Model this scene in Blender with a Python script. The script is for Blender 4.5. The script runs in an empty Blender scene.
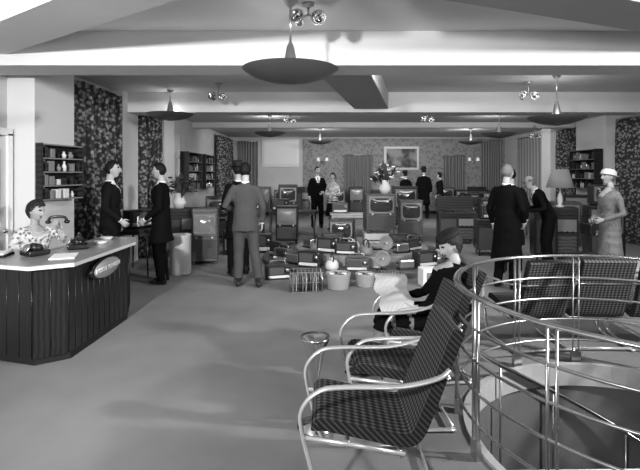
import bpy,bmesh,math,random
from mathutils import Vector,Matrix,kdtree
random.seed(3)
V=Vector
sc=bpy.context.scene
COL=sc.collection
# ---------------------------------------------------------------- materials
MATS={}
def mat(name,v,rough=.6,metal=0,nz=None,bump=None,emit=0,spec=.4,pattern=None):
    if name in MATS: return MATS[name]
    m=bpy.data.materials.new(name); m.use_nodes=True
    nt=m.node_tree; b=nt.nodes['Principled BSDF']
    b.inputs['Base Color'].default_value=(v,v,v,1)
    b.inputs['Roughness'].default_value=rough
    b.inputs['Metallic'].default_value=metal
    b.inputs['Specular IOR Level'].default_value=spec
    tc=nt.nodes.new('ShaderNodeTexCoord')
    if nz:
        n=nt.nodes.new('ShaderNodeTexNoise'); n.inputs['Scale'].default_value=nz[0]; n.inputs['Detail'].default_value=4
        r=nt.nodes.new('ShaderNodeValToRGB')
        r.color_ramp.elements[0].position=nz[2]; r.color_ramp.elements[1].position=nz[3]
        r.color_ramp.elements[0].color=(v,v,v,1); w=nz[1]; r.color_ramp.elements[1].color=(w,w,w,1)
        nt.links.new(tc.outputs['Object'],n.inputs['Vector']); nt.links.new(n.outputs['Fac'],r.inputs['Fac'])
        nt.links.new(r.outputs['Color'],b.inputs['Base Color'])
    if pattern:
        kind,scale,v2=pattern[:3]
        if kind=='floral':
            vo=nt.nodes.new('ShaderNodeTexVoronoi'); vo.inputs['Scale'].default_value=scale
            no=nt.nodes.new('ShaderNodeTexNoise'); no.inputs['Scale'].default_value=scale*1.6; no.inputs['Detail'].default_value=3
            mx=nt.nodes.new('ShaderNodeMath'); mx.operation='MULTIPLY'
            nt.links.new(tc.outputs['Object'],vo.inputs['Vector']); nt.links.new(tc.outputs['Object'],no.inputs['Vector'])
            nt.links.new(vo.outputs['Distance'],mx.inputs[0]); nt.links.new(no.outputs['Fac'],mx.inputs[1])
            r=nt.nodes.new('ShaderNodeValToRGB'); r.color_ramp.elements[0].position=.13; r.color_ramp.elements[1].position=.27
            r.color_ramp.elements[0].color=(v2,v2,v2,1); r.color_ramp.elements[1].color=(v,v,v,1)
            nt.links.new(mx.outputs[0],r.inputs['Fac']); nt.links.new(r.outputs['Color'],b.inputs['Base Color'])
        elif kind=='check':
            c=nt.nodes.new('ShaderNodeTexChecker'); c.inputs['Scale'].default_value=scale
            c.inputs['Color1'].default_value=(v,v,v,1); c.inputs['Color2'].default_value=(v2,v2,v2,1)
            nt.links.new(tc.outputs['Object'],c.inputs['Vector']); nt.links.new(c.outputs['Color'],b.inputs['Base Color'])
        elif kind=='plaid':
            w1=nt.nodes.new('ShaderNodeTexWave'); w1.bands_direction='X'; w1.inputs['Scale'].default_value=scale
            w2=nt.nodes.new('ShaderNodeTexWave'); w2.bands_direction='X'; w2.inputs['Scale'].default_value=scale
            sp=nt.nodes.new('ShaderNodeSeparateXYZ'); sb=nt.nodes.new('ShaderNodeMath'); sb.operation='SUBTRACT'; cb=nt.nodes.new('ShaderNodeCombineXYZ')
            nt.links.new(tc.outputs['Object'],sp.inputs[0]); nt.links.new(sp.outputs[1],sb.inputs[0]); nt.links.new(sp.outputs[2],sb.inputs[1]); nt.links.new(sb.outputs[0],cb.inputs[0])
            nt.links.new(tc.outputs['Object'],w1.inputs['Vector']); nt.links.new(cb.outputs[0],w2.inputs['Vector'])
            mx=nt.nodes.new('ShaderNodeMath'); mx.operation='ADD'
            nt.links.new(w1.outputs['Fac'],mx.inputs[0]); nt.links.new(w2.outputs['Fac'],mx.inputs[1])
            hf=nt.nodes.new('ShaderNodeMath'); hf.operation='MULTIPLY'; hf.inputs[1].default_value=.5; nt.links.new(mx.outputs[0],hf.inputs[0])
            r=nt.nodes.new('ShaderNodeValToRGB'); r.color_ramp.elements[0].position=.3; r.color_ramp.elements[1].position=1
            r.color_ramp.elements[0].color=(v,v,v,1); r.color_ramp.elements[1].color=(v2,v2,v2,1)
            nt.links.new(hf.outputs[0],r.inputs['Fac']); nt.links.new(r.outputs['Color'],b.inputs['Base Color'])
        elif kind=='print':
            n=nt.nodes.new('ShaderNodeTexBrick'); n.inputs['Scale'].default_value=scale
            n.inputs['Color1'].default_value=(v2,v2,v2,1); n.inputs['Color2'].default_value=(v2*1.5,)*3+(1,); n.inputs['Mortar'].default_value=(v,v,v,1)
            n.inputs['Mortar Size'].default_value=.05
            nt.links.new(tc.outputs['Object'],n.inputs['Vector']); nt.links.new(n.outputs['Color'],b.inputs['Base Color'])
        elif kind=='wave':
            n=nt.nodes.new('ShaderNodeTexWave'); n.inputs['Scale'].default_value=scale; n.bands_direction=pattern[3]
            n.inputs['Distortion'].default_value=pattern[4] if len(pattern)>4 else 0
            n.inputs['Detail'].default_value=2
            r=nt.nodes.new('ShaderNodeValToRGB'); r.color_ramp.elements[0].color=(v,v,v,1); r.color_ramp.elements[1].color=(v2,v2,v2,1)
            nt.links.new(tc.outputs['Object'],n.inputs['Vector']); nt.links.new(n.outputs['Fac'],r.inputs['Fac']); nt.links.new(r.outputs['Color'],b.inputs['Base Color'])
    if bump:
        n2=nt.nodes.new('ShaderNodeTexNoise'); n2.inputs['Scale'].default_value=bump[0]; n2.inputs['Detail'].default_value=3
        bp=nt.nodes.new('ShaderNodeBump'); bp.inputs['Strength'].default_value=bump[1]; bp.inputs['Distance'].default_value=.01
        nt.links.new(tc.outputs['Object'],n2.inputs['Vector']); nt.links.new(n2.outputs['Fac'],bp.inputs['Height']); nt.links.new(bp.outputs['Normal'],b.inputs['Normal'])
    if emit:
        b.inputs['Emission Color'].default_value=(1,1,1,1); b.inputs['Emission Strength'].default_value=emit
    MATS[name]=m; return m
carpet=mat('carpet',.18,.95,nz=(.8,.27,.3,.7),bump=(220,.5),spec=.1)
wallw=mat('wall_paint',.5,.8,nz=(3,.55,.3,.7))
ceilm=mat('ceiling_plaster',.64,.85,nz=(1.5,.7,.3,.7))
ceild=mat('plaster_painted_shade',.36,.85,nz=(1.5,.4,.3,.7))  # darkened copy of the ceiling plaster; underside shade put into the colour
wallp=mat('floral_wallpaper',.3,.8,pattern=('floral',8,.2))
drape=mat('patterned_drape',.035,.9,pattern=('floral',15,.27))
drape2=mat('striped_drape',.1,.9,pattern=('wave',6,.3,'X'))
chrome=mat('chrome',.75,.18,1)
steel=mat('satin_steel',.55,.28,.95)
bent=mat('polished_chair_frame',.68,.25,.6,spec=.7)
weave=mat('woven_upholstery',.006,.85,pattern=('plaid',9.5,.14),bump=(160,.5))
deskm=mat('desk_veneer',.012,.3,pattern=('wave',9,.022,'X',3))
desktop=mat('desk_top_laminate',.26,.25,nz=(2,.32,.3,.7))
light_edge=mat('desk_edge',.6,.3)
wood=mat('cabinet_walnut',.016,.28,pattern=('wave',5,.04,'Z',4))
woodm=mat('cabinet_oak',.05,.35,pattern=('wave',5,.11,'Z',4))
woodl=mat('cabinet_pale',.4,.4,nz=(5,.48,.3,.7))
screen=mat('crt_glass',.26,.12,0,nz=(2,.2,.3,.7),spec=.8)
screend=mat('crt_glass_dark',.04,.1,0,spec=.8)
cloth=mat('speaker_cloth',.1,.9,pattern=('check',90,.05))
gilt=mat('bezel_gilt',.2,.35)
ivory=mat('ivory_plastic',.6,.35)
black=mat('black_gloss',.015,.25)
blackm=mat('black_matt',.012,.8)
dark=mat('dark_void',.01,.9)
white=mat('white_paper',.8,.7)
midg=mat('mid_grey',.2,.5)
lightg=mat('light_grey',.42,.5)
news=mat('newsprint',.55,.8,pattern=('print',24,.16))
skin=mat('skin',.38,.55,bump=(60,.08))
hairb=mat('hair_dark',.010,.6,bump=(90,.6),spec=.2)
hairg=mat('hair_grey',.15,.6,bump=(90,.6))
hairm=mat('hair_brown',.025,.6,bump=(90,.6),spec=.2)
lip=mat('lips',.1,.5); eyew=mat('eye_white',.55,.2); eyed=mat('eye_iris',.02,.2)
suitd=mat('suit_dark',.010,.95,bump=(14,.5),spec=.08); suitb=mat('coat_black',.006,.95,bump=(10,.5),spec=.08)
suitg=mat('suit_grey',.05,.95,nz=(300,.085,.3,.7),bump=(12,.5),spec=.1)
coatl=mat('coat_pale',.15,.9,nz=(30,.22,.3,.7),bump=(10,.5),spec=.1); stock=mat('stockings',.2,.5)
shirt=mat('shirt_white',.75,.7); tie=mat('tie',.03,.6)
blouse=mat('blouse_print',.6,.8,pattern=('floral',28,.14))
leaf=mat('leaf',.05,.5); petal=mat('petal',.75,.6)
shade=mat('lamp_shade',.6,.8,emit=.4)
dish=mat('pendant_spun_metal',.13,.36,.5); dishi=mat('pendant_inner',.7,.5)
treadm=mat('stair_tread',.06,.6); nosing=mat('stair_nosing',.75,.4)
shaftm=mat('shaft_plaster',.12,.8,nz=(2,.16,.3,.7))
# ---------------------------------------------------------------- mesh builder
class MB:
    def __init__(s): s.v=[];s.f=[];s.mi=[];s.sm=[];s.mats=[]
    def mid(s,m):
        if m not in s.mats: s.mats.append(m)
        return s.mats.index(m)
    def add(s,vs,fs,m,smooth=False,M=None):
        o=len(s.v); i=s.mid(m)
        for p in vs: s.v.append((M@V(p)) if M else V(p))
        for f in fs: s.f.append([a+o for a in f]); s.mi.append(i); s.sm.append(smooth)
    def box(s,c,d,m,bev=0,M=None):
        bm=bmesh.new(); bmesh.ops.create_cube(bm,size=1)
        for v in bm.verts: v.co=V((v.co.x*d[0]+c[0],v.co.y*d[1]+c[1],v.co.z*d[2]+c[2]))
        if bev: bmesh.ops.bevel(bm,geom=bm.edges[:],offset=bev,segments=3,affect='EDGES',profile=.5)
        bm.verts.index_update()
        s.add([v.co.copy() for v in bm.verts],[[v.index for v in f.verts] for f in bm.faces],m,False,M); bm.free()
    def tube(s,pts,rad,m,n=10,ref=None,smooth=True,M=None,closed=False,rect=False):
        pts=[V(p) for p in pts]; N=len(pts); vs=[];fs=[]
        if not isinstance(rad,(list,)): rad=[rad]*N
        up=None
        for i,p in enumerate(pts):
            if closed: t=pts[(i+1)%N]-pts[i-1]
            else: t=pts[min(i+1,N-1)]-pts[max(i-1,0)]
            if t.length<1e-7: t=V((0,0,1))
            t.normalize()
            if ref is not None:
                a=V(ref)-t*V(ref).dot(t)
                if a.length<1e-3: a=t.orthogonal()
                a.normalize()
            else:
                if up is None: a=t.orthogonal().normalized()
                else:
                    a=up-t*up.dot(t); a.normalize()
                up=a
            b=t.cross(a)
            r=rad[i]; rx,ry=(r if isinstance(r,tuple) else (r,r))
            if rect:
                for q in ((1,1),(-1,1),(-1,-1),(1,-1)): vs.append(p+a*rx*q[0]+b*ry*q[1])
            else:
                for k in range(n):
                    an=2*math.pi*k/n; vs.append(p+a*rx*math.cos(an)+b*ry*math.sin(an))
        nn=4 if rect else n
        for i in range(N if closed else N-1):
            for k in range(nn):
                j=(i+1)%N
                fs.append([i*nn+k,i*nn+(k+1)%nn,j*nn+(k+1)%nn,j*nn+k])
        if not closed:
            fs.append(list(range(nn))[::-1]); fs.append([(N-1)*nn+k for k in range(nn)])
        s.add(vs,fs,m,smooth and not rect,M)
    def lathe(s,prof,m,n=24,M=None,at=(0,0,0),smooth=True,sx=1,sy=1):
        vs=[];fs=[];at=V(at)
        for r,z in prof:
            for k in range(n):
                a=2*math.pi*k/n; vs.append(at+V((max(r,.0003)*math.cos(a)*sx,max(r,.0003)*math.sin(a)*sy,z)))
        P=len(prof)
        for i in range(P-1):
            for k in range(n): fs.append([i*n+k,i*n+(k+1)%n,(i+1)*n+(k+1)%n,(i+1)*n+k])
        s.add(vs,fs,m,smooth,M)
    def crt(s,c,w,h,dep,m,n=28):
        c=V(c); vs=[];fs=[]; R_=(0.001,.3,.6,.85,1)
        for r in R_:
            for k in range(n):
                a=2*math.pi*k/n; ca,sa=math.cos(a),math.sin(a)
                vs.append(c+V((w/2*r*math.copysign(abs(ca)**.45,ca),-dep*(1-r*r)-.002,h/2*r*math.copysign(abs(sa)**.45,sa))))
        for i in range(4):
            for k in range(n): fs.append([i*n+k,i*n+(k+1)%n,(i+1)*n+(k+1)%n,(i+1)*n+k])
        s.add(vs,fs,m,True)
    def ball(s,c,r,m,n=12,M=None):
        c=V(c); r=r if isinstance(r,tuple) else (r,r,r); vs=[];fs=[]; h=max(4,n*2//3)
        for i in range(h+1):
            ph=math.pi*i/h
            for k in range(n):
                a=2*math.pi*k/n; vs.append(c+V((r[0]*math.sin(ph)*math.cos(a),r[1]*math.sin(ph)*math.sin(a),-r[2]*math.cos(ph))))
        for i in range(h):
            for k in range(n): fs.append([i*n+k,i*n+(k+1)%n,(i+1)*n+(k+1)%n,(i+1)*n+k])
        s.add(vs,fs,m,True,M)
    def prism(s,poly,z0,z1,m):
        n=len(poly); vs=[(x,y,z0) for x,y in poly]+[(x,y,z1) for x,y in poly]
        fs=[[i,(i+1)%n,n+(i+1)%n,n+i] for i in range(n)]+[list(range(n))[::-1],list(range(n,2*n))]
        s.add(vs,fs,m)
    def obj(s,name,loc=(0,0,0),yaw=0,parent=None):
        me=bpy.data.meshes.new(name); me.from_pydata([tuple(v) for v in s.v],[],s.f)
        for m in s.mats: me.materials.append(m)
        me.polygons.foreach_set('material_index',s.mi); me.polygons.foreach_set('use_smooth',s.sm); me.update()
        o=bpy.data.objects.new(name,me); COL.objects.link(o); o.location=loc; o.rotation_euler=(0,0,yaw)
        if parent: o.parent=parent
        return o
R=math.radians
def smoothpath(pts,k=6):
    pts=[V(p) for p in pts]; out=[]
    for i in range(len(pts)-1):
        p0=pts[max(i-1,0)];p1=pts[i];p2=pts[i+1];p3=pts[min(i+2,len(pts)-1)]
        for j in range(k):
            t=j/k; out.append(.5*((2*p1)+(p2-p0)*t+(2*p0-5*p1+4*p2-p3)*t*t+(3*p1-p0-3*p2+p3)*t**3))
    out.append(pts[-1]); return out
# ================================================================= ROOM
XL,XR,YN,YB,ZC=-3.65,7.5,-3.0,19.5,3.1
CX,CY,HR=2.12,2.95,1.17
m=MB(); q=1.25
def quad(x0,y0,x1,y1): m.add([(x0,y0,0),(x1,y0,0),(x1,y1,0),(x0,y1,0)],[[0,1,2,3]],carpet)
quad(XL,YN,CX-q,YB); quad(CX+q,YN,XR,YB); quad(CX-q,YN,CX+q,CY-q); quad(CX-q,CY+q,CX+q,YB)
N=64; vs=[]
for k in range(N):
    a=2*math.pi*k/N; c,s_=math.cos(a),math.sin(a); t=q/max(abs(c),abs(s_))
    vs+= [(CX+HR*c,CY+HR*s_,0),(CX+t*c,CY+t*s_,0)]
m.add(vs,[[2*k,2*k+1,2*((k+1)%N)+1,2*((k+1)%N)] for k in range(N)],carpet)
m.obj('floor')
m=MB(); m.box(((XL+XR)/2,(YN+YB)/2,ZC+.05),(XR-XL+.2,YB-YN+.2,.1),ceilm); m.obj('ceiling')
m=MB(); m.box((XL-.05,(YN+YB)/2,ZC/2),(.1,YB-YN,ZC),wallw); m.obj('wall_left')
m=MB(); m.box((XR+.05,(YN+YB)/2,ZC/2),(.1,YB-YN,ZC),wallw); m.obj('wall_right')
m=MB(); m.box(((XL+XR)/2,YN-.05,ZC/2),(XR-XL,.1,ZC),wallw); m.obj('wall_front')
m=MB(); m.box(((XL+XR)/2,YB+.05,ZC/2),(XR-XL,.1,ZC),wallw); m.box((3.4,YB-.01,1.55),(8.2,.03,3.0),wallp); m.obj('wall_back')
for nm,x in (('baseboard_left',XL+.015),('baseboard_right',XR-.015)):
    m=MB(); m.box((x,(YN+YB)/2,.06),(.03,YB-YN,.12),lightg); m.obj(nm)
m=MB(); m.box(((XL+XR)/2,YB-.04,.06),(XR-XL,.03,.12),wood); m.obj('baseboard_back')
def beam(n,x0,y0,x1,y1,w,z0,z1=ZC,mt=ceilm,under=None):
    a=V((x0,y0));b=V((x1,y1));d=(b-a).normalized();nn=V((-d.y,d.x))*w/2
    P=[a-nn,b-nn,b+nn,a+nn]; m=MB(); m.prism([(p.x,p.y) for p in P],z0,z1,mt)
    if under: m.prism([(p.x,p.y) for p in [a-nn*.98,b-nn*.98,b+nn*.98,a+nn*.98]],z0-.006,z0,under)  # thin underside sheet carrying the painted shade colour
    m.obj('trim_%d'%n)
beam(1,XL,5.15,XR,5.15,.5,2.75)
beam(2,XL,8.85,XR,8.85,.5,2.74)
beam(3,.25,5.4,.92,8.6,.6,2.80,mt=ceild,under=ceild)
beam(4,XL,4.9,-.35,2.6,.5,2.86)
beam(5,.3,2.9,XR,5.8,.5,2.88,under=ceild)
beam(6,XL,13.9,XR,13.9,.3,2.95)
for n,(x,y0,y1,w) in enumerate([(XL,5.6,6.5,.32),(XL,8.4,9.1,.2),(XL,10.5,11.2,.25),(XR,12.0,13.4,.35),(XR,15.0,15.6,.3)]):
    m=MB(); sx=1 if x<0 else -1
    m.box((x+sx*w/2,(y0+y1)/2,ZC/2),(w,y1-y0,ZC-.002),mat('pier_paint',.64,.8)); m.obj('trim_%d'%(10+n))
def window(n,x,y0,y1,z0,z1,s=1):
    m=MB(); yc=(y0+y1)/2; zc=(z0+z1)/2
    m.box((x+s*.012,yc,zc),(.02,y1-y0,z1-z0),mat('window_glass',.55,.1,spec=.8))
    for y in (y0,y1,yc): m.box((x+s*.03,y,zc),(.05,.05,z1-z0+.05),ivory)
    for z in (z0,z1,z0+(z1-z0)*.65): m.box((x+s*.03,yc,z),(.05,y1-y0,.05),ivory)
    m.obj('window_%d'%n)
window(1,XL,11.4,12.3,1.0,2.6); window(3,XR,8.0,9.6,.9,2.6,-1); window(4,XR,16.2,18,.9,2.6,-1)
m=MB(); X=XL+.012; m.box((X+.03,5.05,1.03),(.05,.86,2.06),ivory); m.box((X+.065,5.05,1.55),(.02,.6,.75),midg); m.box((X+.065,5.05,.55),(.02,.6,.7),lightg)
for y in (4.58,5.52): m.box((X+.04,y,1.05),(.08,.08,2.1),white)
m.box((X+.04,5.05,2.12),(.08,1.02,.08),white); m.ball((X+.11,5.38,1.0),.03,chrome); m.obj('door_1')
def curtain(x0,y0,x1,y1,z0,z1,mt,folds,amp=.055):
    m=MB(); n=folds*10; vs=[];fs=[]; a=V((x0,y0));b=V((x1,y1)); d=(b-a).normalized(); nn=V((-d.y,d.x)); rows=6
    for r in range(rows+1):
        z=z1+(z0-z1)*r/rows
        for i in range(n+1):
            t=i/n; p=a.lerp(b,t)+nn*amp*math.sin(t*folds*2*math.pi+.3*math.sin(r))*(.7+.3*r/rows); vs.append((p.x,p.y,z))
    for r in range(rows):
        for i in range(n): fs.append([r*(n+1)+i,r*(n+1)+i+1,(r+1)*(n+1)+i+1,(r+1)*(n+1)+i])
    m.add(vs,fs,mt,True)
    m.tube([(x0,y0,z1+.02),(x1,y1,z1+.02)],.018,steel,8)
    m.obj('curtain')
curtain(XL+.17,6.75,XL+.17,8.3,.03,2.97,drape,6,.12)
curtain(XL+.17,9.2,XL+.17,10.4,.03,2.9,drape,5,.12)
curtain(XL+.17,16.4,XL+.17,18.9,.03,2.95,drape,7,.12)
curtain(XR-.17,10.9,XR-.17,11.9,.03,2.95,drape,5,.1)
curtain(XR-.17,13.6,XR-.17,14.9,.03,2.95,drape,6,.1)
curtain(XR-.15,15.8,XR-.15,17.9,.03,2.9,drape2,9)
curtain(-3.3,YB-.2,-2.5,YB-.2,.03,2.9,drape2,7)
curtain(1.0,YB-.2,2.1,YB-.2,.15,2.35,drape2,7)
curtain(5.0,YB-.2,5.8,YB-.2,.15,2.35,drape2,6)
curtain(6.5,YB-.2,7.3,YB-.2,.03,2.95,drape2,7)
m=MB(); m.box((-1.6,YB-.05,2.45),(1.5,.06,1.1),ivory); m.box((-1.6,YB-.1,2.45),(1.3,.04,.9),mat('white_panel_face',.72,.6)); m.obj('white_wall_panel')  # plain white panel, unlit
m=MB(); m.box((3.3,YB-.06,2.25),(1.42,.06,.95),ivory,.015); m.box((3.3,YB-.1,2.25),(1.22,.03,.76),mat('painting_canvas',.06,.6,nz=(3,.3,.4,.6))); m.obj('framed_painting')
for x in (.1,6.2):
    m=MB(); m.lathe([(0,0),(.06,.0),(.06,.02),(0,.03)],steel,M=Matrix.Translation((x,YB-.03,2.1))@Matrix.Rotation(R(90),4,'X'))
    for s in (-1,1):
        m.tube(smoothpath([(x,YB-.08,2.1),(x+s*.1,YB-.15,2.05),(x+s*.17,YB-.15,2.14)],4),.01,steel,6)
        m.lathe([(.07,0),(.045,.13)],shade,12,at=(x+s*.17,YB-.15,2.14))
    m.obj('wall_sconce')
# ================================================================= STAIR
m=MB(); N=64; vs=[]
for z in (0,-3.0):
    for k in range(N): a=2*math.pi*k/N; vs.append((CX+HR*math.cos(a),CY+HR*math.sin(a),z))
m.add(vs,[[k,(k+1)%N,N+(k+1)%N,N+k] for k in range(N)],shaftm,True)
m.add([(CX-1.3,CY-1.3,-3),(CX+1.3,CY-1.3,-3),(CX+1.3,CY+1.3,-3),(CX-1.3,CY+1.3,-3)],[[0,1,2,3]],treadm)
m.lathe([(HR+.02,0.0),(HR+.02,.02),(HR-.03,.02),(HR-.03,-.16),(HR,-.16)],lightg,64,at=(CX,CY,0),smooth=False)
m.obj('stairwell_shaft')
m=MB(); m.tube([(CX,CY,-3),(CX,CY,-.1)],.07,steel,16)
for i in range(15):
    a0=R(196-i*16); a1=a0-R(15.2); z=-.16*(i+1)-.02
    arc=[a0+(a1-a0)*t/4 for t in range(5)]
    lo=[(CX+HR*.97*math.cos(a),CY+HR*.97*math.sin(a)) for a in arc]; li=[(CX+.09*math.cos(a),CY+.09*math.sin(a)) for a in (a1,a0)]
    m.prism((lo+li)[::-1],z-.04,z,treadm)
    for aa in (a1,a0):
        c,s_=math.cos(aa),math.sin(aa)
        m.tube([(CX+.1*c,CY+.1*s_,z-.004),(CX+HR*.96*c,CY+HR*.96*s_,z-.004)],(.016),nosing,6)
m.obj('spiral_staircase')
m=MB(); RR=HR+.06
def ring(z,r,mt,rx,ry): m.tube([(CX+r*math.cos(2*math.pi*k/80),CY+r*math.sin(2*math.pi*k/80),z) for k in range(80)],[(rx,ry)]*80,mt,8,ref=(0,0,1),closed=True)
ring(.93,RR,chrome,.012,.026)
for z in (.74,.56,.38,.2): ring(z,RR,steel,.009,.009)
for k in range(14):
    a=R(180+k*360/14+8); c,s_=math.cos(a),math.sin(a)
    for dd in (-.024,.024):
        x=CX+RR*c-dd*s_; y=CY+RR*s_+dd*c
        m.tube([(x,y,-.12),(x,y,.92)],[(.005,.014)]*2,steel,6,ref=(-s_,c,0))
    m.box((0,0,0),(.03,.08,.14),steel,M=Matrix.Translation((CX+(RR-.0)*c,CY+RR*s_,.03))@Matrix.Rotation(a,4,'Z'))
m.obj('stair_railing')
m=MB(); pts=[(CX+(HR-.06)*math.cos(R(170-t*6)),CY+(HR-.06)*math.sin(R(170-t*6)),.55-.062*t) for t in range(36)]
m.tube(pts,.02,chrome,8)
for t in range(2,36,5):
    a=R(170-t*6); z=.55-.062*t
    zb=-.16*((196-(170-t*6))/16)-.2
    m.tube([(CX+(HR-.06)*math.cos(a),CY+(HR-.06)*math.sin(a),z),(CX+(HR-.06)*math.cos(a),CY+(HR-.06)*math.sin(a),zb)],.009,steel,6)
m.obj('stair_handrail')
# ================================================================= ARMCHAIRS
def armchair(loc,yaw):
    m=MB(); W=.235
    side=[(.0,-.34,.69),(0,-.28,.645),(0,-.1,.605),(0,.16,.60),(0,.30,.58),(0,.385,.49),(0,.385,.38),(0,.34,.2),(0,.30,.07),(0,.22,.02),(0,.0,.016),(0,-.30,.016)]
    sp=smoothpath(side,5)
    for s in (-1,1):
        m.tube([(s*(W+.035),p.y,p.z) for p in sp],[(.02,.011)]*len(sp),bent,10,ref=(1,0,0))
    m.tube([(-W-.03,-.28,.03),(W+.03,-.28,.03)],.012,bent,8)
    prof=smoothpath([(0,.31,.365),(0,.29,.395),(0,.1,.36),(0,-.1,.32),(0,-.18,.335),(0,-.235,.44),(0,-.30,.61),(0,-.375,.81),(0,-.40,.865)],5)
    m.tube(prof,[(W,.02)]+[(W,.03)]*(len(prof)-2)+[(W,.018)],weave,4,ref=(1,0,0),rect=True)
    for z,y in ((.345,.16),(.30,-.1)): m.tube([(-W-.035,y,z-.035),(W+.035,y,z-.035)],.011,steel,8)
    m.tube([(-W-.035,-.335,.64),(W+.035,-.335,.64)],.011,steel,8)
    for s in (-1,1): m.tube([(s*(W+.03),-.12,.27),(s*(W+.03),.1,.31),(s*(W+.03),.375,.35)],.012,bent,6)
    return m.obj('armchair',loc,yaw)
armchair((.30,2.62,0),R(89)); armchair((.555,3.32,0),R(92)); armchair((.88,4.0,0),R(94))
for i,(x,y,a) in enumerate([(2.02,4.66,8),(2.62,4.72,-2),(3.2,4.66,-10)]): armchair((x,y,0),R(a))
m=MB(); m.lathe([(0,0),(.12,0),(.12,.014),(.035,.03),(.02,.05),(.02,.26),(.028,.32),(.046,.42),(.07,.52),(.095,.575),(.097,.59),(.08,.575),(.03,.52),(0,.52)],chrome,28); m.obj('ashtray_stand',(-.03,3.12,0))
# ================================================================= RECEPTION DESK
poly=[(-3.4,4.25),(-2.85,4.2),(-2.45,4.08),(-2.22,4.24),(-2.18,5.45),(-2.3,5.8),(-2.62,5.85),(-2.66,4.8),(-3.4,4.8)]
top=[(-3.45,4.2),(-2.84,4.14),(-2.44,4.01),(-2.15,4.2),(-2.11,5.5),(-2.26,5.87),(-2.68,5.92),(-2.72,4.86),(-3.45,4.86)]
m=MB(); m.prism(poly,.06,.83,deskm); m.prism([(x*.99-.02,y+.03 if y<4.5 else y-.03) for x,y in poly],0,.06,blackm)
m.prism(top,.83,.862,light_edge); m.prism([(a*.998-.005,b) for a,b in top],.862,.868,desktop)
for i in range(5):
    a=V(poly[i]);b=V(poly[i+1]); L=(b-a).length; k=int(L/.11)
    for j in range(k+1):
        p=a.lerp(b,j/k); m.tube([(p.x,p.y,.07),(p.x,p.y,.825)],.006,deskm,6)
sg=Matrix.Translation((-2.165,4.86,.70))@Matrix.Rotation(R(2),4,'Z')@Matrix.Rotation(R(90),4,'Y')
m.lathe([(0,.012),(.098,.012),(.105,.0),(.105,-.02),(0,-.02)],black,32,M=sg,sy=3.3)
m.lathe([(0,.02),(.088,.02),(.09,.01)],mat('sign_face',.3,.4),32,M=sg,sy=3.4)
desk=m.obj('reception_desk')
tx=bpy.data.curves.new('sign_text','FONT'); tx.body='RADIO & TELEVISION'; tx.size=.062; tx.align_x='CENTER'; tx.align_y='CENTER'; tx.extrude=.003
to=bpy.data.objects.new('sign_text',tx); COL.objects.link(to); to.matrix_world=Matrix.Translation((-2.138,4.86,.70))@Matrix.Rotation(R(92),4,'Z')@Matrix.Rotation(R(90),4,'X')
tx.materials.append(white); to.parent=desk
def telephone(loc,yaw,handset=True):
    m=MB(); m.box((0,0,.03),(.18,.2,.05),black,.015); m.tube([(0,0,.05),(0,-.02,.11)],[(.075,.08),(.05,.045)],black,12,ref=(1,0,0))
    m.lathe([(0,.0),(.042,0),(.045,.01),(.02,.012),(0,.015)],steel,20,M=Matrix.Translation((0,.075,.075))@Matrix.Rotation(R(-55),4,'X'))
    if handset:
        m.tube(smoothpath([(-.1,-.02,.12),(-.06,-.02,.155),(.06,-.02,.155),(.1,-.02,.12)],4),.014,black,8)
        for s in (-1,1): m.ball((s*.1,-.02,.115),(.03,.03,.02),black)
    return m.obj('telephone',loc,yaw)
telephone((-2.7,4.55,.868),R(150),False); telephone((-2.5,4.95,.868),R(120),True)
m=MB(); m.box((0,0,.012),(.34,.24,.024),blackm,.004); m.box((0,0,.03),(.32,.22,.012),white); m.obj('ledger_book',(-3.1,4.5,.868),R(12))
m=MB(); m.box((0,0,.004),(.21,.3,.008),white); m.obj('paper_sheets',(-2.4,4.5,.868),R(20))
for p in ((-2.42,5.3),(-2.5,5.62)):
    m=MB(); m.lathe([(0,0),(.05,0),(.075,.03),(.07,.035),(.045,.012),(0,.012)],ivory,20); m.obj('ashtray',(p[0],p[1],.868))
# ================================================================= HUMANS
ctex=bpy.data.textures.new('folds','CLOUDS'); ctex.noise_scale=.16
def hand(m,W,D,Nn,side,curl=.45,s=1):
    W=V(W);D=V(D).normalized();Nn=V(Nn); Nn=(Nn-D*Nn.dot(D)).normalized(); S=D.cross(Nn)*side
    m.tube([W-D*.03*s,W,W+D*.035*s,W+D*.075*s,W+D*.092*s],[(.024*s,.02*s),(.027*s,.018*s),(.036*s,.017*s),(.04*s,.014*s),(.034*s,.009*s)],skin,10,ref=S)
    for i,(o,L) in enumerate(((.031,.066),(.011,.076),(-.010,.071),(-.030,.056))):
        p=W+D*.083*s+S*o*s; pts=[p-D*.015*s,p]; a=curl*.5; d=D
        for k,f in enumerate((.42,.33,.25)):
            a+=curl*(.5 if k==0 else .9)
            d=(D*math.cos(a)+Nn*math.sin(a)); p=p+d*L*f*s; pts.append(p.copy())
        m.tube(pts,[.009*s,.0095*s,.0085*s,.0078*s,.005*s],skin,7)
    p=W+D*.02*s+S*.024*s; d=(D*.62+S*.7+Nn*.35).normalized(); p2=p+d*.035*s; d2=(D*.85+S*.3+Nn*.45).normalized(); p3=p2+d2*.03*s
    m.tube([p,p2,p3,p3+d2*.02*s],[.014*s,.0115*s,.0095*s,.006*s],skin,7)
def sstep(a,b,x):
    t=min(1,max(0,(x-a)/(b-a))); return t*t*(3-2*t)
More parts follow.
